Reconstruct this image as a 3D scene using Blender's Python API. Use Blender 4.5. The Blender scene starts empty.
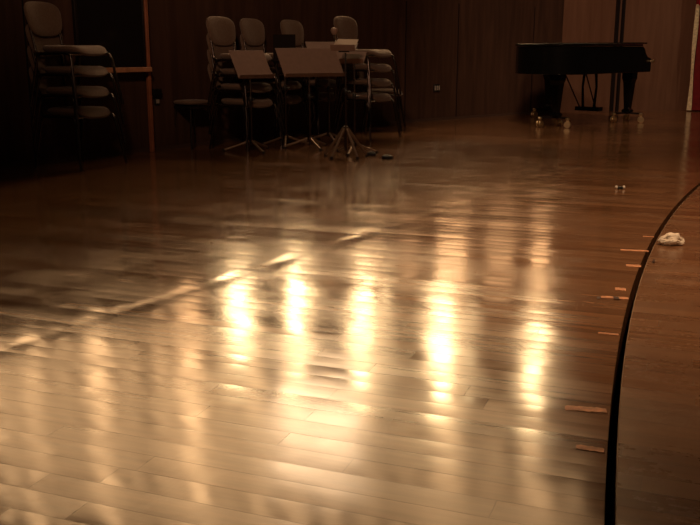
import bpy, bmesh, math, random
from mathutils import Vector, Matrix
random.seed(7)
S = bpy.context.scene
COL = S.collection
PI = math.pi
# ------------------------------------------------------------------ camera
F = 900.0; H = 0.97; PITCH = math.atan((262.5-48)/F)
cd = bpy.data.cameras.new('camera'); cam = bpy.data.objects.new('camera', cd); COL.objects.link(cam)
cam.location = (0, 0, H); cam.rotation_euler = (PI/2-PITCH, 0, 0)
cd.sensor_width = 36; cd.lens = F*36/700; cd.clip_end = 200
S.camera = cam
# ------------------------------------------------------------------ world, exposure, added lamps
w = bpy.data.worlds.new('world'); S.world = w; w.use_nodes = True
w.node_tree.nodes['Background'].inputs[0].default_value = (1.0, .58, .36, 1)
w.node_tree.nodes['Background'].inputs[1].default_value = 0.012
S.view_settings.view_transform = 'Standard'; S.view_settings.look = 'None'
S.view_settings.exposure = 0; S.view_settings.gamma = 1; S.view_settings.use_curve_mapping = False
WARM = (1.0, .60, .30)

def lamp(name, kind, loc, target, energy, color=WARM, size=.3, spot=60, blend=.8, sy=None):
    l = bpy.data.lights.new(name, kind); l.energy = energy; l.color = color
    if kind == 'AREA':
        l.size = size
        if sy: l.shape = 'RECTANGLE'; l.size_y = sy
    else: l.shadow_soft_size = size
    if kind == 'SPOT': l.spot_size = math.radians(spot); l.spot_blend = blend
    o = bpy.data.objects.new(name, l); COL.objects.link(o); o.location = loc
    o.rotation_euler = (Vector(target)-Vector(loc)).to_track_quat('-Z', 'Y').to_euler()
    return o
lamp('back_wall_fill', 'SPOT', (2.0, 8.0, 6.5), (4.8, 14.6, 2.6), 640, (1, .61, .40), .3, 75)  # added fill that warms the back wall
lamp('chair_top_fill', 'AREA', (-.5, 12.5, 4.6), (-.6, 9.0, .6), 45, (1, .66, .38), 1.2)  # added overhead fill to catch the chair tops
lamp('left_wall_fill', 'SPOT', (-1.0, 2.0, 4.2), (-.6, 10.0, 2.7), 430, (1, .56, .34), .25, 62, 1.0)  # added fill lifting the upper left wall and chairs from the front
lamp('curtain_fill', 'SPOT', (6.5, 9.5, 4.5), (6.0, 14.3, 1.5), 110, (1, .75, .5), .15, 40)  # added fill on the curtain and its gold edge

lamp('floor_fill', 'SPOT', (2.6, 2.6, 6.5), (2.2, 4.6, 0), 1500, (1, .62, .36), .3, 56, 1.0)  # added fill to brighten the floor at right
lamp('piano_fill', 'SPOT', (1.5, 6.0, 5.0), (2.6, 11.2, .2), 480, (1, .66, .42), .2, 40, 1.0)  # added fill for the piano casters and the floor around them

# ------------------------------------------------------------------ materials
def mat(name, color=(.5, .5, .5), rough=.5, metal=0.0, spec=.5, noise=0.0, nscale=20, bump=0.0, emit=None, es=0, sheen=0):
    m = bpy.data.materials.new(name); m.use_nodes = True; nt = m.node_tree; b = nt.nodes['Principled BSDF']
    b.inputs['Base Color'].default_value = (*color, 1); b.inputs['Roughness'].default_value = rough
    b.inputs['Metallic'].default_value = metal; b.inputs['Specular IOR Level'].default_value = spec
    if sheen: b.inputs['Sheen Weight'].default_value = sheen
    if emit: b.inputs['Emission Color'].default_value = (*emit, 1); b.inputs['Emission Strength'].default_value = es
    if noise or bump:
        tc = nt.nodes.new('ShaderNodeTexCoord'); n = nt.nodes.new('ShaderNodeTexNoise'); n.inputs['Scale'].default_value = nscale
        n.inputs['Detail'].default_value = 4; nt.links.new(tc.outputs['Object'], n.inputs['Vector'])
        if noise:
            r = nt.nodes.new('ShaderNodeValToRGB'); nt.links.new(n.outputs['Fac'], r.inputs[0])
            r.color_ramp.elements[0].position = .3; r.color_ramp.elements[1].position = .7
            r.color_ramp.elements[0].color = (*[c*(1-noise) for c in color], 1); r.color_ramp.elements[1].color = (*[min(1, c*(1+noise)) for c in color], 1)
            nt.links.new(r.outputs[0], b.inputs['Base Color'])
        if bump:
            bp = nt.nodes.new('ShaderNodeBump'); bp.inputs['Strength'].default_value = 1; bp.inputs['Distance'].default_value = bump
            nt.links.new(n.outputs['Fac'], bp.inputs['Height']); nt.links.new(bp.outputs[0], b.inputs['Normal'])
    return m

def wood_wall(name, c1, c2, rough=.55, pw=.6):
    m = mat(name, c1, rough, spec=.25); nt = m.node_tree; b = nt.nodes['Principled BSDF']
    tc = nt.nodes.new('ShaderNodeTexCoord'); mp = nt.nodes.new('ShaderNodeMapping'); mp.inputs['Scale'].default_value = (6, 6, .5)
    n = nt.nodes.new('ShaderNodeTexNoise'); n.inputs['Scale'].default_value = 2.2; n.inputs['Detail'].default_value = 6; n.inputs['Distortion'].default_value = .6
    r = nt.nodes.new('ShaderNodeValToRGB'); r.color_ramp.elements[0].color = (*c1, 1); r.color_ramp.elements[1].color = (*c2, 1)
    r.color_ramp.elements[0].position = .3; r.color_ramp.elements[1].position = .75
    nt.links.new(tc.outputs['Object'], mp.inputs[0]); nt.links.new(mp.outputs[0], n.inputs['Vector'])
    nt.links.new(n.outputs['Fac'], r.inputs[0]); nt.links.new(r.outputs[0], b.inputs['Base Color'])
    return m

BD = Vector((.933, -.358, 0)); BN = Vector((.358, .933, 0))     # along / across the floorboards
def floor_mat(name, dark=1.0, rough=0.0):
    m = bpy.data.materials.new(name); m.use_nodes = True; nt = m.node_tree; N = nt.nodes; L = nt.links; b = N['Principled BSDF']
    def nd(t, **k):
        n = N.new(t)
        for a, v in k.items(): setattr(n, a, v)
        return n
    def mth(op, a, b_=None, c=None):
        n = nd('ShaderNodeMath', operation=op)
        for i, v in enumerate((a, b_, c)):
            if v is None: continue
            if isinstance(v, (int, float)): n.inputs[i].default_value = v
            else: L.new(v, n.inputs[i])
        return n.outputs[0]
    geo = nd('ShaderNodeNewGeometry')
    def dot(v):
        n = nd('ShaderNodeVectorMath', operation='DOT_PRODUCT'); L.new(geo.outputs['Position'], n.inputs[0]); n.inputs[1].default_value = v
        return n.outputs['Value']
    u = dot(BD); v = dot(BN)
    W = .082
    vi = mth('DIVIDE', v, W); row = mth('FLOOR', vi); fr = mth('SUBTRACT', vi, row)
    wn = nd('ShaderNodeTexWhiteNoise', noise_dimensions='1D'); L.new(row, wn.inputs['W'])
    ui = mth('ADD', mth('DIVIDE', u, 1.15), mth('MULTIPLY', wn.outputs['Value'], 7.3)); cell = mth('FLOOR', ui); fu = mth('SUBTRACT', ui, cell)
    cmb = nd('ShaderNodeCombineXYZ'); L.new(row, cmb.inputs[0]); L.new(cell, cmb.inputs[1])
    w2 = nd('ShaderNodeTexWhiteNoise', noise_dimensions='2D'); L.new(cmb.outputs[0], w2.inputs['Vector'])
    rnd = w2.outputs['Value']
    sp = nd('ShaderNodeSeparateColor'); L.new(w2.outputs['Color'], sp.inputs[0])
    # grain coords
    gc = nd('ShaderNodeCombineXYZ'); L.new(mth('MULTIPLY', u, 1.2), gc.inputs[0]); L.new(mth('MULTIPLY', v, 26), gc.inputs[1]); L.new(mth('MULTIPLY', rnd, 30), gc.inputs[2])
    gn = nd('ShaderNodeTexNoise'); gn.inputs['Scale'].default_value = 1.6; gn.inputs['Detail'].default_value = 5; L.new(gc.outputs[0], gn.inputs['Vector'])
    # large wear
    wr = nd('ShaderNodeTexNoise'); wr.inputs['Scale'].default_value = .9; wr.inputs['Detail'].default_value = 5; L.new(geo.outputs['Position'], wr.inputs['Vector'])
    ramp = nd('ShaderNodeValToRGB'); e = ramp.color_ramp.elements
    e[0].color = (.125*dark, .056*dark, .024*dark, 1); e[1].color = (.25*dark, .122*dark, .054*dark, 1); e[0].position = .35; e[1].position = .72
    L.new(mth('ADD', mth('MULTIPLY', gn.outputs['Fac'], .6), mth('ADD', mth('MULTIPLY', rnd, .22), mth('MULTIPLY', wr.outputs['Fac'], .2))), ramp.inputs[0])
    # pale dusty scuffs
    du = nd('ShaderNodeTexNoise'); du.inputs['Scale'].default_value = 2.1; du.inputs['Detail'].default_value = 9; du.inputs['Roughness'].default_value = .7; du.inputs['Distortion'].default_value = .8; L.new(geo.outputs['Position'], du.inputs['Vector'])
    dm = nd('ShaderNodeMapRange'); dm.inputs[1].default_value = .56; dm.inputs[2].default_value = .72; dm.inputs[4].default_value = .45; L.new(du.outputs['Fac'], dm.inputs[0])
    mx = nd('ShaderNodeMix', data_type='RGBA'); L.new(dm.outputs[0], mx.inputs[0]); L.new(ramp.outputs[0], mx.inputs[6]); mx.inputs[7].default_value = (.34, .22, .14, 1)
    # joints
    edge = mth('MINIMUM', fr, mth('SUBTRACT', 1, fr)); seam = mth('LESS_THAN', edge, .018)
    ee = mth('MINIMUM', fu, mth('SUBTRACT', 1, fu)); seam2 = mth('LESS_THAN', ee, .0012)
    sm = mth('MAXIMUM', seam, seam2)
    mix = nd('ShaderNodeMix', data_type='RGBA'); L.new(mth('MULTIPLY', sm, .28), mix.inputs[0]); L.new(mx.outputs[2], mix.inputs[6]); mix.inputs[7].default_value = (.02, .009, .004, 1)
    L.new(mix.outputs[2], b.inputs['Base Color'])
    # bump (metres): tilt of each board + cupping + waviness + the troughs where the platforms meet
    c = mth('SUBTRACT', fr, .5)
    tilt = mth('MULTIPLY', mth('MULTIPLY', mth('SUBTRACT', sp.outputs[0], .5), c), .0014)
    cup = mth('MULTIPLY', mth('MULTIPLY', c, c), -.0008)
    wv = nd('ShaderNodeTexNoise'); wv.inputs['Scale'].default_value = 2.2; wv.inputs['Detail'].default_value = 2; L.new(geo.outputs['Position'], wv.inputs['Vector'])
    hgt = mth('ADD', tilt, cup); hgt = mth('ADD', hgt, mth('MULTIPLY', wv.outputs['Fac'], .0042))
    hgt = mth('ADD', hgt, mth('MULTIPLY', gn.outputs['Fac'], .00004))
    hgt = mth('SUBTRACT', hgt, mth('MULTIPLY', sm, .0001))
    q = dot((.838, -.545, 0)); ln = nd('ShaderNodeTexNoise'); ln.inputs['Scale'].default_value = .8; L.new(geo.outputs['Position'], ln.inputs['Vector'])
    ln2 = nd('ShaderNodeTexNoise'); ln2.inputs['Scale'].default_value = 1.7; L.new(geo.outputs['Position'], ln2.inputs['Vector'])
    for c0, A, wd in ((-2.5, .0020, .048), (-3.02, .0010, .09), (-3.9, .0005, .07)):
        x = mth('DIVIDE', mth('SUBTRACT', mth('ADD', q, mth('MULTIPLY', mth('SUBTRACT', ln.outputs['Fac'], .5), .06)), c0), wd)
        g = mth('MULTIPLY', mth('POWER', 2.718, mth('MULTIPLY', mth('MULTIPLY', x, x), -1)), mth('MINIMUM', 1.2, mth('MAXIMUM', .3, mth('MULTIPLY', mth('SUBTRACT', ln2.outputs['Fac'], .40), 5.0))))
        hgt = mth('SUBTRACT', hgt, mth('MULTIPLY', g, A))
    bp = nd('ShaderNodeBump'); bp.inputs['Strength'].default_value = 1; bp.inputs['Distance'].default_value = 1; L.new(hgt, bp.inputs['Height'])
    L.new(bp.outputs[0], b.inputs['Normal'])
    rg = mth('ADD', .085+rough, mth('MULTIPLY', wr.outputs['Fac'], .10)); rg = mth('ADD', rg, mth('MULTIPLY', gn.outputs['Fac'], .05))
    sc = nd('ShaderNodeTexNoise'); sc.inputs['Scale'].default_value = 3.2; sc.inputs['Detail'].default_value = 8; sc.inputs['Roughness'].default_value = .65; L.new(geo.outputs['Position'], sc.inputs['Vector'])
    blot = mth('SUBTRACT', sc.outputs['Fac'], .5)
    rg = mth('ADD', rg, mth('MULTIPLY', blot, .22)); rg = mth('ADD', rg, mth('MULTIPLY', mth('SUBTRACT', sp.outputs[1], .5), .05))
    rg = mth('MAXIMUM', rg, .05)
    L.new(rg, b.inputs['Roughness']); b.inputs['Specular IOR Level'].default_value = .9
    return m

M = dict(
    floor=floor_mat('stage_boards'), apron=floor_mat('apron_boards', .95, .12),
    pit=mat('pit_black', (.006, .004, .003), .9), edge=mat('worn_lit_edge', (.22, .13, .07), .8, noise=.4, nscale=9),
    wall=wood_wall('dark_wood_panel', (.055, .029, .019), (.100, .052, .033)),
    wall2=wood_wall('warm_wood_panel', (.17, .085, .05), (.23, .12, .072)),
    trimdark=mat('dark_trim', (.010, .006, .005), .5), trimred=mat('red_brown_trim', (.36, .13, .065), .45, noise=.2, nscale=8),
    sill=mat('sill_wood', (.55, .27, .14), .5, noise=.2), booth=mat('booth_glass', (.012, .009, .008), .12),
    fabric=mat('grey_brown_fabric', (.165, .105, .07), .85, noise=.15, nscale=60, bump=.001, sheen=.2),
    shell=mat('black_plastic', (.02, .02, .02), .4), tube=mat('dark_steel_tube', (.12, .10, .09), .25, 1.0),
    chrome=mat('chrome', (.55, .5, .45), .15, 1.0),
    desk=mat('taupe_metal', (.29, .19, .145), .6, noise=.08), deskdark=mat('black_metal', (.014, .010, .008), .8, spec=.1),
    standleg=mat('dull_steel', (.35, .25, .17), .4, .6),
    paper=mat('paper', (.62, .52, .40), .8), piano=mat('piano_black', (.004, .004, .004), .2, spec=.3),
    brass=mat('brass', (.85, .66, .38), .38, 1.0), ivory=mat('ivory', (.7, .66, .55), .3), rubber=mat('rubber', (.012, .012, .012), .7),
    red=mat('dark_red_velvet', (.17, .006, .008), .9, noise=.2, nscale=12), redlit=mat('lit_red_velvet', (.50, .008, .014), .9, noise=.15, nscale=12),  # redlit: light on the upper cloth put into a brighter red
    gold=mat('pale_gold_braid', (.75, .62, .38), .5, noise=.25, nscale=30), tape=mat('pinkish_tape', (.55, .24, .11), .6, noise=.35, nscale=40),
    tapedark=mat('dark_scuff', (.05, .02, .012), .7), tissue=mat('tissue_white', (.85, .74, .58), .85),
    hall=mat('hall_plaster', (.30, .17, .09), .8, noise=.15, nscale=2), socket=mat('socket_grey', (.40, .36, .30), .5),
    white=mat('tray_metal', (.75, .68, .58), .4),
)
def glow(name, col, s):
    return mat(name, (.3, .3, .3), .5, emit=col, es=s)

# ------------------------------------------------------------------ mesh helpers
def link(name, bm, m, parent=None, smooth=True, bevel=0, sub=0):
    bmesh.ops.recalc_face_normals(bm, faces=bm.faces)
    me = bpy.data.meshes.new(name); bm.to_mesh(me); bm.free()
    o = bpy.data.objects.new(name, me); COL.objects.link(o); me.materials.append(M[m] if isinstance(m, str) else m)
    if smooth:
        for p in me.polygons: p.use_smooth = True
        try: me.set_sharp_from_angle(angle=math.radians(38))
        except Exception: pass
    if bevel:
        b = o.modifiers.new('bevel', 'BEVEL'); b.width = bevel; b.segments = 2; b.limit_method = 'ANGLE'
    if sub: sd = o.modifiers.new('sub', 'SUBSURF'); sd.levels = sub; sd.render_levels = sub
    if parent: o.parent = parent
    return o
def tag(o, label, cat, group=None, kind=None):
    o['label'] = label
    if cat: o['category'] = cat
    if group: o['group'] = group
    if kind: o['kind'] = kind
    return o
def thing(name, label, cat, loc=(0, 0, 0), rz=0, group=None):
    o = bpy.data.objects.new(name, None); COL.objects.link(o); o.location = loc; o.rotation_euler = (0, 0, rz)
    o.empty_display_size = .1
    return tag(o, label, cat, group)
def struct(name, bm, m, parent=None, **k):
    o = link(name, bm, m, parent, **k)
    if parent is None: o['kind'] = 'structure'
    return o
def box(bm, c, s, rot=None):
    mt = Matrix.Translation(Vector(c)) @ (rot.to_4x4() if rot else Matrix.Identity(4)) @ Matrix.Diagonal((*s, 1))
    return bmesh.ops.create_cube(bm, size=1, matrix=mt)['verts']
def tube(bm, pts, r, seg=10, rads=None, cap=True):
    pts = [Vector(p) for p in pts]; rings = []; n = len(pts); prev = None
    for i, p in enumerate(pts):
        t = (pts[min(i+1, n-1)]-pts[max(i-1, 0)]).normalized()
        a = prev if prev is not None else (Vector((0, 0, 1)) if abs(t.z) < .9 else Vector((1, 0, 0)))
        x = (a - t*a.dot(t)).normalized(); y = t.cross(x); prev = x
        rr = rads[i] if rads else r
        rings.append([bm.verts.new(p+(x*math.cos(k*2*PI/seg)+y*math.sin(k*2*PI/seg))*rr) for k in range(seg)])
    for i in range(n-1):
        for k in range(seg): bm.faces.new((rings[i][k], rings[i][(k+1) % seg], rings[i+1][(k+1) % seg], rings[i+1][k]))
    if cap: bm.faces.new(rings[0][::-1]); bm.faces.new(rings[-1])
def bend(pts, r=.05, k=5):
    """round the corners of a polyline"""
    P = [Vector(p) for p in pts]; out = [P[0]]
    for i in range(1, len(P)-1):
        a = (P[i-1]-P[i]); b = (P[i+1]-P[i]); d = min(r, a.length*.45, b.length*.45)
        A = P[i]+a.normalized()*d; B = P[i]+b.normalized()*d
        for j in range(k+1):
            t = j/k; out.append(A*(1-t)**2+P[i]*2*t*(1-t)+B*t*t)
    out.append(P[-1]); return out
def lathe(bm, prof, seg=20, mt=Matrix.Identity(4)):
    rings = [[bm.verts.new(mt @ Vector((r*math.cos(2*PI*k/seg), r*math.sin(2*PI*k/seg), z))) for k in range(seg)] for r, z in prof]
    for a, b in zip(rings, rings[1:]):
        for k in range(seg): bm.faces.new((a[k], a[(k+1) % seg], b[(k+1) % seg], b[k]))
    bm.faces.new(rings[0][::-1]); bm.faces.new(rings[-1])
def prism(bm, poly, z0, z1, mt=Matrix.Identity(4)):
    a = [bm.verts.new(mt @ Vector((x, y, z0))) for x, y in poly]; b = [bm.verts.new(mt @ Vector((x, y, z1))) for x, y in poly]
    n = len(poly)
    for i in range(n): bm.faces.new((a[i], a[(i+1) % n], b[(i+1) % n], b[i]))
    bm.faces.new(a[::-1]); bm.faces.new(b)
def superell(w, d, n=4, k=36):
    o = []
    for i in range(k):
        t = 2*PI*i/k; c, s = math.cos(t), math.sin(t)
        o.append((w/2*math.copysign(abs(c)**(2/n), c), d/2*math.copysign(abs(s)**(2/n), s)))
    return o
def pad(bm, outline, th, fn, edge=.35):
    """cushion: rings of a scaled outline bulging towards the middle, fn maps (x,y,z) to 3-D"""
    prof = [(0.0, 1.0), (.55, 1.0), (.85, .93), (.96, .75), (1.0, .5), (.97, .25), (.9, .08), (.6, 0.0), (0.0, 0.0)]
    rings = []
    for s, h in prof:
        if s == 0: rings.append([bm.verts.new(fn(0, 0, h*th))]*len(outline)); continue
        rings.append([bm.verts.new(fn(x*s, y*s, h*th)) for x, y in outline])
    n = len(outline)
    for a, b in zip(rings, rings[1:]):
        for k in range(n):
            vs = [a[k], a[(k+1) % n], b[(k+1) % n], b[k]]; u = []
            for v in vs:
                if v not in u: u.append(v)
            if len(u) > 2: bm.faces.new(u)
def copy_tree(o, parent=None):
    c = o.copy(); COL.objects.link(c)
    if parent: c.parent = parent
    for ch in [x for x in bpy.data.objects if x.parent == o]: copy_tree(ch, c)
    return c

# ------------------------------------------------------------------ the setting
CX, CY, R = 22.339, -4.541, 22.684      # centre and radius of the curved joint in the stage floor
arcL = []; arcR = []
for i in range(121):
    a = math.radians(90+85*i/120)       # from far right round to the near side
    arcL.append((CX+R*math.cos(a), CY+R*math.sin(a))); arcR.append((CX+(R-.023)*math.cos(a), CY+(R-.023)*math.sin(a)))
def slab(name, poly, z1, z0, m):
    bm = bmesh.new(); prism(bm, poly, z0, z1); o = struct(name, bm, m, smooth=False); return o
a0 = [p for p in arcL if p[1] > -1.5 and p[0] < 14]
slab('floor', [(a0[0][0], 24), (-9, 24), (-9, a0[-1][1])] + a0[::-1], 0, -.25, 'floor')
a1 = [p for p in arcR if p[1] > -1.5 and p[0] < 14]
slab('floor', [(14, a1[-1][1]), (14, a1[0][1])] + a1, -.004, -.25, 'apron')
bm = bmesh.new(); box(bm, (3, 9, -.30), (26, 36, .05)); struct('trim_1', bm, 'pit')
# worn lip on the apron side of the joint, its catch of light painted pale
bm = bmesh.new()
lo = [bm.verts.new((x, y, -.0035)) for x, y in a1]
hi = [bm.verts.new((CX+(R-.026)*math.cos(math.atan2(y-CY, x-CX)), CY+(R-.026)*math.sin(math.atan2(y-CY, x-CX)), -.0028)) for x, y in a1]
dn = [bm.verts.new((x, y, -.02)) for x, y in a1]
for i in range(len(lo)-1):
    bm.faces.new((lo[i], lo[i+1], hi[i+1], hi[i])); bm.faces.new((dn[i], dn[i+1], lo[i+1], lo[i]))
struct('trim_2', bm, 'edge')

def wall_seg(name, p, q, z0, z1, th, m, kind=True, base=True):
    p = Vector(p); q = Vector(q); d = (q-p); n = Vector((-d.y, d.x)).normalized()
    if n.y < 0: n = -n
    bm = bmesh.new(); prism(bm, [tuple(p), tuple(q), tuple(q+n*th), tuple(p+n*th)], z0, z1)
    return struct(name, bm, m, smooth=False)
WL = [(-6.2, 4.2), (-2.93, 7.52), (-2.29, 8.23), (-1.18, 9.69), (.66, 12.07), (2.72, 13.75), (3.22, 14.07)]
HT = [1.6, 1.6, 1.6, 1.62, 1.72, 1.80]
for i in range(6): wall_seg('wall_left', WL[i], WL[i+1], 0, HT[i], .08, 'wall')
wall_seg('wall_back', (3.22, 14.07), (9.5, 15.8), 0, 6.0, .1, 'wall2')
for i in (0, 1, 2, 3, 4, 5):   # low dusty skirting
    p = Vector(WL[i]); q = Vector(WL[i+1]); d = (q-p).normalized(); n = Vector((d.y, -d.x))
    bm = bmesh.new(); prism(bm, [tuple(p+n*.015), tuple(q+n*.015), tuple(q), tuple(p)], 0, .035); struct('baseboard_left', bm, mat('skirting', (.08, .045, .03), .6), smooth=False)
def on_wall(i, t, off=0.0):
    p = Vector(WL[i]); q = Vector(WL[i+1]); d = (q-p).normalized(); n = Vector((d.y, -d.x)); r = p+(q-p)*t+n*off
    return r, math.atan2(d.y, d.x)

# booth window in the left wall, with its sill; the red-brown post beside it
def wpos(px):      # world point on the left wall under picture column px (wall line followed numerically)
    best = None
    for i in range(6):
        for k in range(60):
            r, a = on_wall(i, k/60)
            x = 350+F*r.x/(r.y*math.cos(PITCH)+H*math.sin(PITCH))
            if best is None or abs(x-px) < best[0]: best = (abs(x-px), r, a)
    return best[1], best[2]
pa, _ = wpos(79); pb, _ = wpos(148); d = (pb-pa); ang = math.atan2(d.y, d.x); ln = d.length; mid = (pa+pb)/2
nrm = Vector((d.y, -d.x)).normalized()
wroot = thing('window_1', 'dark booth window in the left wall with a tan sill', None, (mid.x+nrm.x*.0, mid.y+nrm.y*.0, 0), ang); wroot['kind'] = 'structure'
bm = bmesh.new(); box(bm, (0, -.045, 1.20), (ln-.06, .02, .80)); struct('pane', bm, 'booth', wroot)
bm = bmesh.new(); box(bm, (-ln/2+.02, -.05, 1.20), (.03, .04, .80)); box(bm, (ln/2-.045, -.055, 1.20), (.018, .04, .80)); struct('window_frame', bm, 'trimdark', wroot, bevel=.004)
bm = bmesh.new(); box(bm, (0, -.075, .775), (ln-.03, .11, .045)); struct('window_sill', bm, 'sill', wroot, bevel=.006)
bm = bmesh.new(); box(bm, (ln/2, -.05, .80), (.034, .04, 1.60)); struct('door_frame_post', bm, 'trimred', wroot, bevel=.005)
# dark wall panel joints
for k, px in enumerate((35, 405, 456, 530)):
    r, a = wpos(px); bm = bmesh.new(); box(bm, (0, 0, .78), (.012, .012, 1.56)); o = struct('trim_%d' % (k+3), bm, 'trimdark', smooth=False); o.location = (r.x, r.y, 0); o.rotation_euler = (0, 0, a)
# double dark post on the back wall
bw = Vector((9.5-3.22, 15.8-14.07)); ba = math.atan2(bw.y, bw.x); bwn = bw.normalized()
def backp(x, off=0): # point on back wall at world x
    t = (x-3.22)/bwn.x; return Vector((3.22, 14.07))+bwn*t+Vector((bwn.y, -bwn.x))*off
for k, (x, wd) in enumerate(((4.09, .045), (4.185, .035))):
    p = backp(x, .02); bm = bmesh.new(); box(bm, (0, 0, 3.0), (wd, .05, 6.0)); o = struct('trim_%d' % (k+7), bm, 'trimdark', smooth=False); o.location = (p.x, p.y, 0); o.rotation_euler = (0, 0, ba)
bm = bmesh.new(); p = backp(4.14, .004); box(bm, (0, 0, 3.0), (.05, .012, 6.0)); o = struct('trim_9', bm, mat('gap_wood', (.16, .08, .05), .6), smooth=False); o.location = (p.x, p.y, 0); o.rotation_euler = (0, 0, ba)

# ---- the hall behind the low stage walls: far wall with lit slits and added glow panes
K = 1.22
HA = Vector((-2.145*K, 16.858*K)); HD = Vector((.85493, -.51875)); hang = math.atan2(HD.y, HD.x)
def hz(z): return (z+H)*K-H
def hp(s, off=0): return HA+HD*s*K+Vector((HD.y, -HD.x))*off
bm = bmesh.new(); c = (hp(-12)+hp(8.2))/2; box(bm, (0, .12, 5.4), (20.2*K, .2, 11)); o = struct('wall_hall', bm, 'hall', smooth=False); o.location = (c.x, c.y, 0); o.rotation_euler = (0, 0, hang)
WN = [10]
def hall_pane(s, wd, z0, z1, strength, col=(1, .66, .32), bars=0):
    p = hp(s, .03); r = thing('window_%d' % WN[0], 'unseen glowing hall pane behind the stage wall, mirrored in the floor', None, (p.x, p.y, 0), hang); WN[0] += 1; r['kind'] = 'structure'
    wd *= K; z0 = hz(z0); z1 = hz(z1)
    bm = bmesh.new(); box(bm, (0, 0, (z0+z1)/2), (wd, .02, z1-z0)); struct('pane', bm, glow('pane_glow', col, strength), r, smooth=False)
    bm = bmesh.new()
    for sx in (-1, 1): box(bm, (sx*(wd/2+.02), -.02, (z0+z1)/2), (.04, .06, z1-z0+.08))
    for z in (z0-.02, z1+.02): box(bm, (0, -.02, z), (wd, .06, .04))
    for k in range(bars): box(bm, (0, -.015, z0+(z1-z0)*(k+1)/(bars+1)), (wd, .02, .02))
    struct('window_frame', bm, 'trimdark', r, smooth=False)
# five tall slits
for s, z0, z1, st, wd in ((0.0, 2.9, 4.85, 34, .34), (1.36, 3.1, 4.8, 28, .26), (2.78, 3.2, 4.95, 28, .24), (4.35, 3.35, 4.95, 26, .32), (6.04, 3.5, 4.75, 22, .30)):
    hall_pane(s, wd, z0, z1, st*1.3)
for s, z0, z1, st, wd in ((.40, 3.1, 4.7, 9, .10), (1.72, 2.9, 4.85, 12, .08), (3.27, 2.9, 4.95, 13, .10), (4.87, 3.3, 4.95, 9, .12), (6.47, 3.5, 4.75, 10, .12)):
    hall_pane(s, wd, z0, z1, st)
# upper panes added for the broad floor glow, columns of unequal brightness
cols = [(-7.6, .9, 5.0), (-6.25, .7, 6.4), (-5.15, .6, 3.4), (-4.05, .6, 8.2), (-3.05, .6, 3.4), (-2.15, .45, 4.8), (-1.3, .6, 9.0), (-.4, .5, 3.6), (.4, .5, 5.4), (1.25, .55, 4.0), (2.1, .5, 3.6), (2.95, .6, 2.8), (3.7, .4, 3.0), (4.5, .6, 4.8), (5.35, .5, 2.4), (6.1, .5, 4.2), (6.75, .4, 1.8)]
for s, wd, st in cols: hall_pane(s, wd, 5.0, 10.5, st*1.05, (1, .57, .255), 3)
for s, wd, st in cols: hall_pane(s, wd*.92, 1.9 if s > -1 else 3.4, 2.9 if s > -1 else 4.7, st*(.85 if s > -1 else .8), (1, .52, .22), 0)  # lower glow panes, added to warm the floor reflection

# ------------------------------------------------------------------ chairs
def chair_proto(label, group):
    """orchestra chair facing +x, origin on the floor under the seat"""
    t = thing('stacking_chair', label, 'chair', group=group)
    def seat(x, y, z):
        f = x/.23                                   # waterfall front, slightly raised rear
        drop = -.045*max(0, f-.45)**2*3.0 + .014*max(0, -f-.4)**2*3
        return Vector((x, y*(1-.05*(f < 0)*abs(f)), .430+z+drop-.012*(1-(y/.22)**2)))
    bm = bmesh.new(); pad(bm, superell(.44, .44, 3.6, 40), .066, seat); link('seat', bm, 'fabric', t)
    bm = bmesh.new(); box(bm, (-.005, 0, .428), (.40, .38, .014)); link('seat_shell', bm, 'shell', t, bevel=.005)
    # backrest: rounded, a little wider at its top, curved in plan, leaning back
    def back(x, y, z):
        zz = y; wv = 1+.10*(zz/.15)
        yy = x*wv; lean = math.tan(math.radians(13))
        return Vector((-.235-(.735+zz-.46)*lean-z+.55*yy*yy, yy, .700+zz))
    bm = bmesh.new(); pad(bm, superell(.41, .285, 3.2, 40), .038, back); link('backrest', bm, 'fabric', t)
    for s in (-1, 1):
        # inverted U frame on each side gives two legs
        bm = bmesh.new(); tube(bm, bend([(.0, s*.245, .425), (.165, s*.245, .425), (.235, s*.290, .0)], .05), .0115); link('leg', bm, 'tube', t)
        bm = bmesh.new(); tube(bm, bend([(.0, s*.245, .425), (-.165, s*.245, .425), (-.245, s*.290, .0)], .05), .0115); link('leg', bm, 'tube', t)
        bm = bmesh.new(); tube(bm, bend([(-.16, s*.165, .415), (-.255, s*.165, .42), (-.305, s*.165, .66)], .05), .011)
        tube(bm, [(-.305, s*.165, .66), (-.318, s*.165, .74)], .011); link('back_post', bm, 'tube', t)
    bm = bmesh.new()
    for x in (-.13, .14): tube(bm, [(x, -.245, .418), (x, .245, .418)], .010)
    link('seat_frame', bm, 'chrome', t)
    return t
proto = chair_proto('grey-brown upholstered stacking chair, bottom of the stack at far left', 'chairs stacked at far left')
used = [False]
ORD = {0: 'bottom', 1: 'second from bottom', 2: 'third from bottom', 3: 'topmost'}
def stack(x, y, rz, n, pitch, where, group):
    for k in range(n):
        if not used[0]: o = proto; used[0] = True
        else: o = copy_tree(proto)
        o.location = (x, y, k*pitch); o.rotation_euler = (0, 0, rz); o['group'] = group
        o['label'] = ('grey-brown stacking chair, %s of the %s' % (ORD[k], where))
rad = math.radians
stack(-2.27, 7.62, rad(-24), 4, .168, 'stack of four at far left', 'chairs stacked at far left')
stack(-1.02, 9.02, rad(-33), 4, .144, 'stack behind the small tilted stand desk', 'chairs stacked behind the music stands')
stack(-.76, 9.60, rad(-30), 4, .144, 'second stack from left in the middle group', 'chairs stacked behind the music stands')
stack(-.38, 10.10, rad(-32), 4, .144, 'stack behind the wide stand desk', 'chairs stacked behind the music stands')
stack(.20, 10.02, rad(-36), 4, .156, 'stack behind the papers on the front stand', 'chairs stacked behind the music stands')
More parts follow.
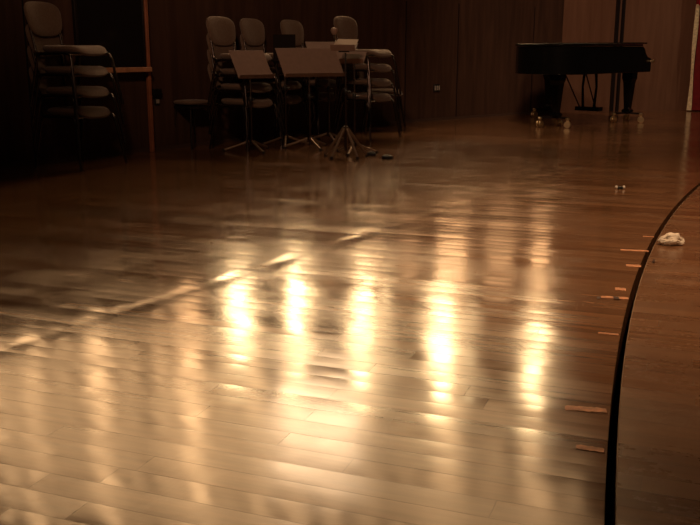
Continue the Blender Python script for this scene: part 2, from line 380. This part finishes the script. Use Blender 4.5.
o = copy_tree(proto); o.location = (.42, 11.15, 0); o.rotation_euler = (0, 0, rad(-8)); o['group'] = 'single chairs by the left wall'
o['label'] = 'single upholstered chair against the dark wall, right of the chair stacks'

# low stool left of the middle stacks
t = thing('stool', 'low dark stool by the wall, left of the middle chair stacks', 'stool', (-1.56, 8.99, 0), rad(50))
bm = bmesh.new(); pad(bm, superell(.30, .30, 4, 32), .045, lambda x, y, z: Vector((x, y, .43+z))); link('seat', bm, 'fabric', t)
bm = bmesh.new(); box(bm, (0, 0, .405), (.26, .26, .03)); link('seat_frame', bm, 'tube', t, bevel=.004)
for sx in (-1, 1):
    for sy in (-1, 1):
        bm = bmesh.new(); tube(bm, [(sx*.11, sy*.11, .41), (sx*.14, sy*.14, 0)], .010); link('leg', bm, 'tube', t)

# ------------------------------------------------------------------ music stands
def music_stand(label, x, y, rz, top, w, h, tilt, deskm='desk', legs='flat', lr=.27, group='music stands'):
    t = thing('music_stand', label, 'music stand', (x, y, 0), rz, group)
    hub = .10 if legs == 'flat' else .26
    for k in range(3 if legs == 'flat' else 5):
        a = 2*PI*k/(3 if legs == 'flat' else 5)+.5
        bm = bmesh.new(); e = (math.cos(a), math.sin(a))
        if legs == 'flat': tube(bm, bend([(e[0]*.015, e[1]*.015, hub), (e[0]*lr*.55, e[1]*lr*.55, .05), (e[0]*lr, e[1]*lr, .012)], .06), .011)
        else: tube(bm, [(e[0]*.02, e[1]*.02, hub), (e[0]*lr, e[1]*lr, .012)], .013)
        lg = link('leg', bm, 'standleg', t)
        bm = bmesh.new(); lathe(bm, [(.012, 0), (.015, .004), (.014, .018), (.010, .024)], 12, Matrix.Translation((e[0]*lr, e[1]*lr, 0))); link('foot', bm, 'rubber', lg)
    bm = bmesh.new(); tube(bm, [(0, 0, .06), (0, 0, top*.6)], .013); lathe(bm, [(.014, hub-.03), (.024, hub-.025), (.024, hub+.02), (.014, hub+.025)], 14); link('pole', bm, 'tube', t)
    bm = bmesh.new(); tube(bm, [(0, 0, top*.58), (0, 0, top-.05)], .008); link('inner_pole', bm, 'chrome', t)
    bm = bmesh.new(); lathe(bm, [(.015, top*.6-.02), (.019, top*.6-.01), (.019, top*.6+.02), (.012, top*.6+.03)], 14); tube(bm, [(0, .0, top*.6), (.045, 0, top*.6)], .007); link('clamp_knob', bm, 'shell', t)
    # desk facing -y, leaning back by tilt
    rot = Matrix.Rotation(-tilt, 3, 'X')
    bm = bmesh.new(); box(bm, Vector((0, -.03, top)) , (w, .004, h), rot)
    box(bm, Vector((0, -.03, top))+rot @ Vector((0, -.028, -h/2+.002)), (w, .056, .004), rot)
    box(bm, Vector((0, -.03, top))+rot @ Vector((0, .005, h/2-.003)), (w, .012, .006), rot)
    dk = link('desk', bm, deskm, t, smooth=False, bevel=.0015)
    bm = bmesh.new(); box(bm, Vector((0, -.015, top))+rot @ Vector((0, .012, -.02)), (.10, .02, .08), rot); link('bracket', bm, 'shell', dk, bevel=.003)
    return t
music_stand('small taupe music stand at left of the stand group, desk tilted', -.95, 8.72, rad(32), .82, .36, .33, rad(40))
music_stand('wide taupe music stand in the middle of the stand group', -.40, 8.98, rad(27), .835, .64, .35, rad(40))
music_stand('music stand partly hidden behind the wide taupe desk, only its pale rim showing', -.22, 9.52, rad(20), .925, .46, .30, rad(45))
music_stand('black music stand seen behind the gap between small and wide taupe desks', -.65, 9.17, rad(3), .965, .22, .28, rad(14), 'deskdark')
music_stand('foremost music stand with steep legs, carrying piled papers', -.04, 8.22, rad(-14), .98, .22, .14, rad(62), 'desk', 'steep', .20)
music_stand('low music stand just behind the foremost one, near-flat paper-laden desk', .04, 8.50, rad(-14), .885, .22, .16, rad(50), 'desk', 'flat', .22)

def sheets(label, x, y, z, rz, tilt, w, h, n=3, dx=.006, group=None):
    bm = bmesh.new(); rot = Matrix.Rotation(-tilt, 3, 'X')
    for k in range(n):
        c = rot @ Vector((dx*(k-1), -.004-.0035*k, .012*k)); box(bm, c, (w, .0026, h), rot @ Matrix.Rotation(.03*(k-1), 3, 'Y'))
    o = link('sheet_music', bm, 'paper', None, smooth=False); o.location = (x, y, z); o.rotation_euler = (0, 0, rz)
    return tag(o, label, 'sheet music', group)
sheets('pale stack of papers on top of the foremost music stand', -.045, 8.172, .992, rad(-14), rad(62), .19, .10, 4)
sheets('pale papers on the low stand behind the foremost one', .032, 8.448, .887, rad(-14), rad(50), .12, .05, 2)
# little stand lamp clipped to the foremost stand
t = thing('stand_lamp', 'small round unlit lamp head standing above the papers of the foremost stand', 'lamp', (-.14, 8.29, 0))
bm = bmesh.new(); lathe(bm, [(.004, -.03), (.018, -.028), (.030, -.008), (.033, .012), (.026, .026), (.006, .032)], 18, Matrix.Translation((0, 0, 1.115))); link('lamp_head', bm, 'desk', t)
bm = bmesh.new(); tube(bm, bend([(.03, -.04, 1.01), (.0, 0, 1.03), (0, 0, 1.09)], .03), .004, 8); link('stem', bm, 'tube', t)

# small dark things on the floor right of the foremost stand
def puck(label, x, y, r, h):
    t = thing('rubber_puck', label, 'rubber foot', (x, y, 0), 0, None)
    bm = bmesh.new(); lathe(bm, [(r*.95, 0), (r, .008), (r*.9, h*.7), (r*.6, h), (r*.2, h*1.02)], 20); link('body', bm, 'rubber', t)
    bm = bmesh.new(); lathe(bm, [(r*.25, h), (r*.25, h+.008), (r*.15, h+.010)], 12); link('screw', bm, 'tube', t)
puck('round black rubber puck on the floor touching distance from the foremost stand legs', .20, 8.34, .045, .035)
puck('black rubber puck on the floor, rightmost and farther from the foremost stand', .335, 8.09, .052, .035)

# wall sockets
def socket(label, px, z, w, h, gang):
    r, a = wpos(px); n = Vector((math.sin(a), -math.cos(a)))
    t = thing('wall_socket', label, 'wall socket', (r.x+n.x*.002, r.y+n.y*.002, z), a)
    bm = bmesh.new(); box(bm, (0, -.008, 0), (w, .016, h)); link('back_plate', bm, 'shell', t, bevel=.003)
    for k in range(gang):
        bm = bmesh.new(); box(bm, ((k-(gang-1)/2)*w/gang, -.019, 0), (w/gang*.62, .006, h*.62)); link('insert', bm, 'socket', t, bevel=.002)
socket('small grey three-gang socket low on the dark wall between chairs and piano', 435, .44, .11, .10, 3)
socket('single socket low on the dark wall right of the red-brown post', 158, .47, .06, .06, 1)
r, a = wpos(157); bm = bmesh.new(); box(bm, (0, -.03, .56), (.11, .06, .06)); o = link('wall_box', bm, 'deskdark', None, bevel=.005); o.location = (r.x, r.y, 0); o.rotation_euler = (0, 0, a)
tag(o, 'small dark box on the wall just above the single socket', 'wall box')

# ------------------------------------------------------------------ grand piano, tail towards the viewer
phi = rad(47)
# local frame: +x tail -> keyboard, -y = straight bass side (towards the right of the picture), origin under the tail leg
P = thing('grand_piano', 'closed black grand piano on brass casters, in front of the brown back wall', 'piano', (2.59-.3*math.sin(rad(47)), 11.45+.3*math.cos(rad(47)), 0), phi)
Z0, Z1 = .66, .99
def plan(g=0.0, kx=1.36):
    o = []
    o += [(kx, -.76-g)]
    o += [(-.10, -.76-g)]
    for k in range(1, 9):                    # rounded tail
        a = rad(-90-10*k*1.1); o.append((-.14+(.36+g)*math.cos(a)*1.0, -.40+(.36+g)*math.sin(a)))
    o += [(-.50-g, -.30), (-.47-g, -.12)]
    o += [(-.40-g, .02+g), (-.28, .14+g), (-.10, .22+g), (.12, .29+g), (.36, .40+g), (.58, .54+g), (.80, .66+g), (1.0, .73+g), (1.18, .76+g)]
    o += [(kx, .76+g)]
    return o
rp = [(x, y+.0) for x, y in plan()]
bm = bmesh.new(); prism(bm, rp, Z0, Z1); link('rim', bm, 'piano', P, bevel=.006)
bm = bmesh.new(); prism(bm, plan(.018, 1.30), Z1+.004, Z1+.030); link('lid', bm, 'piano', P, bevel=.006)
bm = bmesh.new(); box(bm, (1.30, 0, Z1+.042), (.34, 1.50, .018)); tube(bm, [(1.13, -.76, Z1+.036), (1.13, .76, Z1+.036)], .006); link('lid_flap', bm, 'piano', P, bevel=.004)
for s in (-1, 1):                            # cheeks with the stepped, curved arm
    bm = bmesh.new()
    pr = [(1.36, Z0), (1.36, Z1-.01), (1.40, Z1-.03), (1.44, .90), (1.50, .855), (1.58, .84), (1.61, .82), (1.61, Z0+.02), (1.60, Z0)]
    mt = Matrix(((1, 0, 0, 0), (0, 0, 1, 0), (0, 1, 0, 0), (0, 0, 0, 1)))
    y0, y1 = (-.76, -.69) if s < 0 else (.69, .76)
    prism(bm, pr, y0, y1, mt); link('cheek', bm, 'piano', P, bevel=.005)
bm = bmesh.new(); box(bm, (1.48, 0, Z0+.03), (.25, 1.38, .06)); link('keybed', bm, 'piano', P, bevel=.004)
bm = bmesh.new(); box(bm, (1.42, 0, .86), (.02, 1.38, .22), Matrix.Rotation(-.15, 3, 'Y')); link('fallboard', bm, 'piano', P, bevel=.004)
kb = bmesh.new(); box(kb, (1.51, 0, Z0+.075), (.15, 1.22, .02)); ko = link('keyboard', kb, 'ivory', P)
bm = bmesh.new()
for k in range(52):
    if k % 7 in (0, 1, 3, 4, 5): box(bm, (1.48, -.60+k*.0235, Z0+.09), (.09, .011, .014))
link('black_keys', bm, 'piano', ko)
bm = bmesh.new(); box(bm, (1.60, 0, Z0+.055), (.02, 1.38, .05)); link('key_slip', bm, 'piano', P, bevel=.003)
bm = bmesh.new(); tube(bm, [(1.59, -.758, .80), (1.59, -.80, .80)], .014, 12); lathe(bm, [(.020, 0), (.024, .008), (.014, .016)], 14, Matrix.Translation((1.59, -.80, .80)) @ Matrix.Rotation(PI/2, 4, 'X')); link('lock_knob', bm, 'brass', P)
def caster(par, x, y, a):
    rt = Matrix.Translation((x, y, .042)) @ Matrix.Rotation(a, 4, 'Z') @ Matrix.Rotation(PI/2, 4, 'X')
    bm = bmesh.new()
    for sgn in (-1, 1): lathe(bm, [(.018, sgn*.022-.010), (.038, sgn*.022-.010), (.042, sgn*.022-.006), (.042, sgn*.022+.006), (.038, sgn*.022+.010), (.018, sgn*.022+.010)], 20, rt)
    tube(bm, [rt @ Vector((0, 0, -.034)), rt @ Vector((0, 0, .034))], .010, 10)
    c, s = math.cos(a), math.sin(a)
    box(bm, (x, y, .075), (.035, .022, .07), Matrix.Rotation(a, 3, 'Z')); lathe(bm, [(.024, .10), (.028, .105), (.028, .120), (.020, .128)], 16, Matrix.Translation((x, y, 0)))
    link('caster', bm, 'brass', par)
def pleg(x, y, rot0, r=.20):
    bm = bmesh.new()                         # square tapering leg with a block on top
    prof = [(.075, Z0), (.075, .58), (.066, .55), (.060, .52), (.038, .18), (.058, .165), (.058, .135), (.04, .125)]
    vs = [[bm.verts.new((x+sx*q, y+sy*q, z)) for sx, sy in ((-1, -1), (1, -1), (1, 1), (-1, 1))] for q, z in prof]
    for a, b in zip(vs, vs[1:]):
        for k in range(4): bm.faces.new((a[k], a[(k+1) % 4], b[(k+1) % 4], b[k]))
    bm.faces.new(vs[0]); bm.faces.new(vs[-1][::-1])
    lg = link('leg', bm, 'piano', P, smooth=False, bevel=.006)
    bm = bmesh.new()
    for k in range(3):
        a = rot0+2*PI*k/3; box(bm, (x+math.cos(a)*r/2, y+math.sin(a)*r/2, .122), (r, .035, .022), Matrix.Rotation(a, 3, 'Z'))
    link('caster_frame', bm, 'deskdark', lg, bevel=.003)
    for k in range(3):
        a = rot0+2*PI*k/3; caster(lg, x+math.cos(a)*r, y+math.sin(a)*r, a+.6)
pleg(0, -.30, .3); pleg(1.34, -.60, .5); pleg(1.34, .60, .1)
# pedal lyre
ly = link('lyre', (lambda b: ([tube(b, [(1.38, s*.085, Z0), (1.38, s*.105, .45), (1.38, s*.085, .17)], .018, 12, rads=[.02, .016, .02]) for s in (-1, 1)], box(b, (1.39, 0, .15), (.13, .36, .055)), b)[-1])(bmesh.new()), 'piano', P, bevel=.004)
for s in (-1, 0, 1):
    bm = bmesh.new(); box(bm, (1.50, s*.075, .118), (.14, .026, .012)); lathe(bm, [(.016, .11), (.018, .116), (.016, .126)], 14, Matrix.Translation((1.575, s*.075, 0))); link('pedal', bm, 'brass', ly, bevel=.002)
bm = bmesh.new()
for s in (-1, 1): tube(bm, [(1.36, s*.12, .16), (.95, s*.16, Z0)], .009)
link('lyre_brace', bm, 'piano', ly)

# ------------------------------------------------------------------ red curtain at right, with pale gold edge
t = thing('stage_curtain', 'dark red velvet curtain with pale gold edging at the right border', 'curtain', (5.24, 14.30, 0), rad(12))
def cloth(bm, x0, x1, z0, z1, amp, per, nx=60, nz=14, yo=0, wob=0.0):
    g = []
    for i in range(nx+1):
        x = x0+(x1-x0)*i/nx; col = []
        for j in range(nz+1):
            z = z0+(z1-z0)*j/nz; sc = .6+.4*(1-j/nz)
            col.append(bm.verts.new((x+wob*math.sin(z*4.1+i*.2)*(1-abs(2*j/nz-1)*.3), yo+amp*sc*math.sin(2*PI*x/per)+.012*math.sin(x*31+z*3), z)))
        g.append(col)
    for i in range(nx):
        for j in range(nz): bm.faces.new((g[i][j], g[i+1][j], g[i+1][j+1], g[i][j+1]))
    f = list(bm.faces); r = bmesh.ops.extrude_face_region(bm, geom=f)
    bmesh.ops.translate(bm, verts=[v for v in r['geom'] if isinstance(v, bmesh.types.BMVert)], vec=(0, .012, 0))
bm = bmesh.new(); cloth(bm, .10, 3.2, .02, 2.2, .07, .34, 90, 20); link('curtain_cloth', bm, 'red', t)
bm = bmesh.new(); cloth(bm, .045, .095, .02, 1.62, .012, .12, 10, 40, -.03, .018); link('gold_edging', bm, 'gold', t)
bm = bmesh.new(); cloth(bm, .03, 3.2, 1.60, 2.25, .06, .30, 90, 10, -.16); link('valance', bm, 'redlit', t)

# ------------------------------------------------------------------ tape marks along the curved joint
def gp(px, py, z=0.0):
    a = math.atan((py-262.5)/F)+PITCH; D = (H-z)/math.tan(a); zc = D*math.cos(PITCH)+(H-z)*math.sin(PITCH)
    return Vector(((px-350)*zc/F, D, z))
def strip(name, label, cat, x0, y0, x1, y1, wd, m, group, seed, th=.0016):
    rd = random.Random(seed); a = gp(x0, y0); b = gp(x1, y1); d = b-a; L = d.length; bm = bmesh.new()
    n = 14; top = []; bot = []
    for i in range(n+1):
        t = i/n; e = wd/2*(.8+.35*rd.random())*(.75 if i in (0, n) else 1)
        top.append((t*L-L/2, e)); bot.append((t*L-L/2, -wd/2*(.8+.35*rd.random())))
    prism(bm, bot+top[::-1], 0, th)
    o = link(name, bm, m, None, smooth=False); c = (a+b)/2; o.location = (c.x, c.y, .0003); o.rotation_euler = (0, 0, math.atan2(d.y, d.x))
    return tag(o, label, cat, group)
TG = 'pinkish tape marks left of the curved floor joint'
strip('tape_mark', 'longest pinkish tape strip beside the curved gap, second nearest the viewer', 'tape', 565, 408, 606.5, 411, .034, 'tape', TG, 1)
strip('tape_mark', 'pinkish tape strip beside the curved gap, nearest the viewer', 'tape', 576, 447, 604, 451, .026, 'tape', TG, 2)
strip('tape_mark', 'thin faint pinkish tape strip, third nearest the viewer', 'tape', 598, 333, 618.5, 335, .017, 'tape', TG, 3)
strip('tape_mark', 'pinkish tape strip with dark scuffs on it, fourth nearest the viewer', 'tape', 601, 297.2, 628.5, 298.7, .032, 'tape', TG, 4)
strip('tape_mark', 'short pale tape strip directly beyond the scuffed one', 'tape', 615, 289, 626, 289.8, .040, 'tape', TG, 5)
strip('tape_mark', 'short tape strip between the scuffed one and the white tissue', 'tape', 626, 265.5, 641, 266.4, .042, 'tape', TG, 6)
strip('tape_mark', 'thin tape strip just short of level with the white tissue', 'tape', 620.5, 250, 648.5, 251.3, .032, 'tape', TG, 7)
strip('tape_mark', 'farthest and faintest tape strip, level with the white tissue', 'tape', 643, 236.5, 654, 237, .020, 'tape', TG, 8)
strip('scuff', 'small dark scuff at the left end of the scuffed tape strip', 'scuff', 597, 298, 600.5, 298.2, .035, 'tapedark', None, 9, .002)
o = strip('scuff', 'small dark scuff in the middle of the scuffed tape strip', 'scuff', 613.5, 298.6, 619, 298.8, .035, 'tapedark', None, 10, .002); o.location.z = .0022
strip('scuff', 'tiny dark speck right of the curved gap, near the white tissue', 'scuff', 652.5, 261, 655, 261.2, .05, 'tapedark', None, 11, .003)

# crumpled tissue
bm = bmesh.new(); bmesh.ops.create_icosphere(bm, subdivisions=4, radius=1)
from mathutils import noise as mn
for v in bm.verts:
    p = v.co.copy(); r = 1+.38*mn.noise(p*1.6+Vector((3, 1, 7)))+.20*abs(mn.noise(p*3.7))+.10*mn.noise(p*8)
    q = p*r; v.co = Vector((q.x*.060+.012*q.z, q.y*.040, max(0, q.z*.033+.026)))
    if v.co.x > .03: v.co.z *= .72
o = link('crumpled_tissue', bm, 'tissue', None); c = gp(671.5, 244); o.location = (c.x, c.y, -.004)
tag(o, 'crumpled white tissue lying on the floor right of the curved gap', 'tissue')
# small dark clip with two bright ends
c = gp(620, 189); t = thing('dropped_clip', 'tiny dark clip with two bright ends lying on the floor in front of the piano', 'clip', (c.x, c.y, 0), rad(-5))
bm = bmesh.new(); box(bm, (0, 0, .009), (.034, .022, .018)); link('body', bm, 'rubber', t, bevel=.004)
for s in (-1, 1):
    bm = bmesh.new(); lathe(bm, [(.008, -.008), (.012, -.004), (.012, .004), (.008, .008)], 14, Matrix.Translation((s*.026, 0, .0125)) @ Matrix.Rotation(PI/2, 4, 'Y')); link('end_cap', bm, 'white', t)
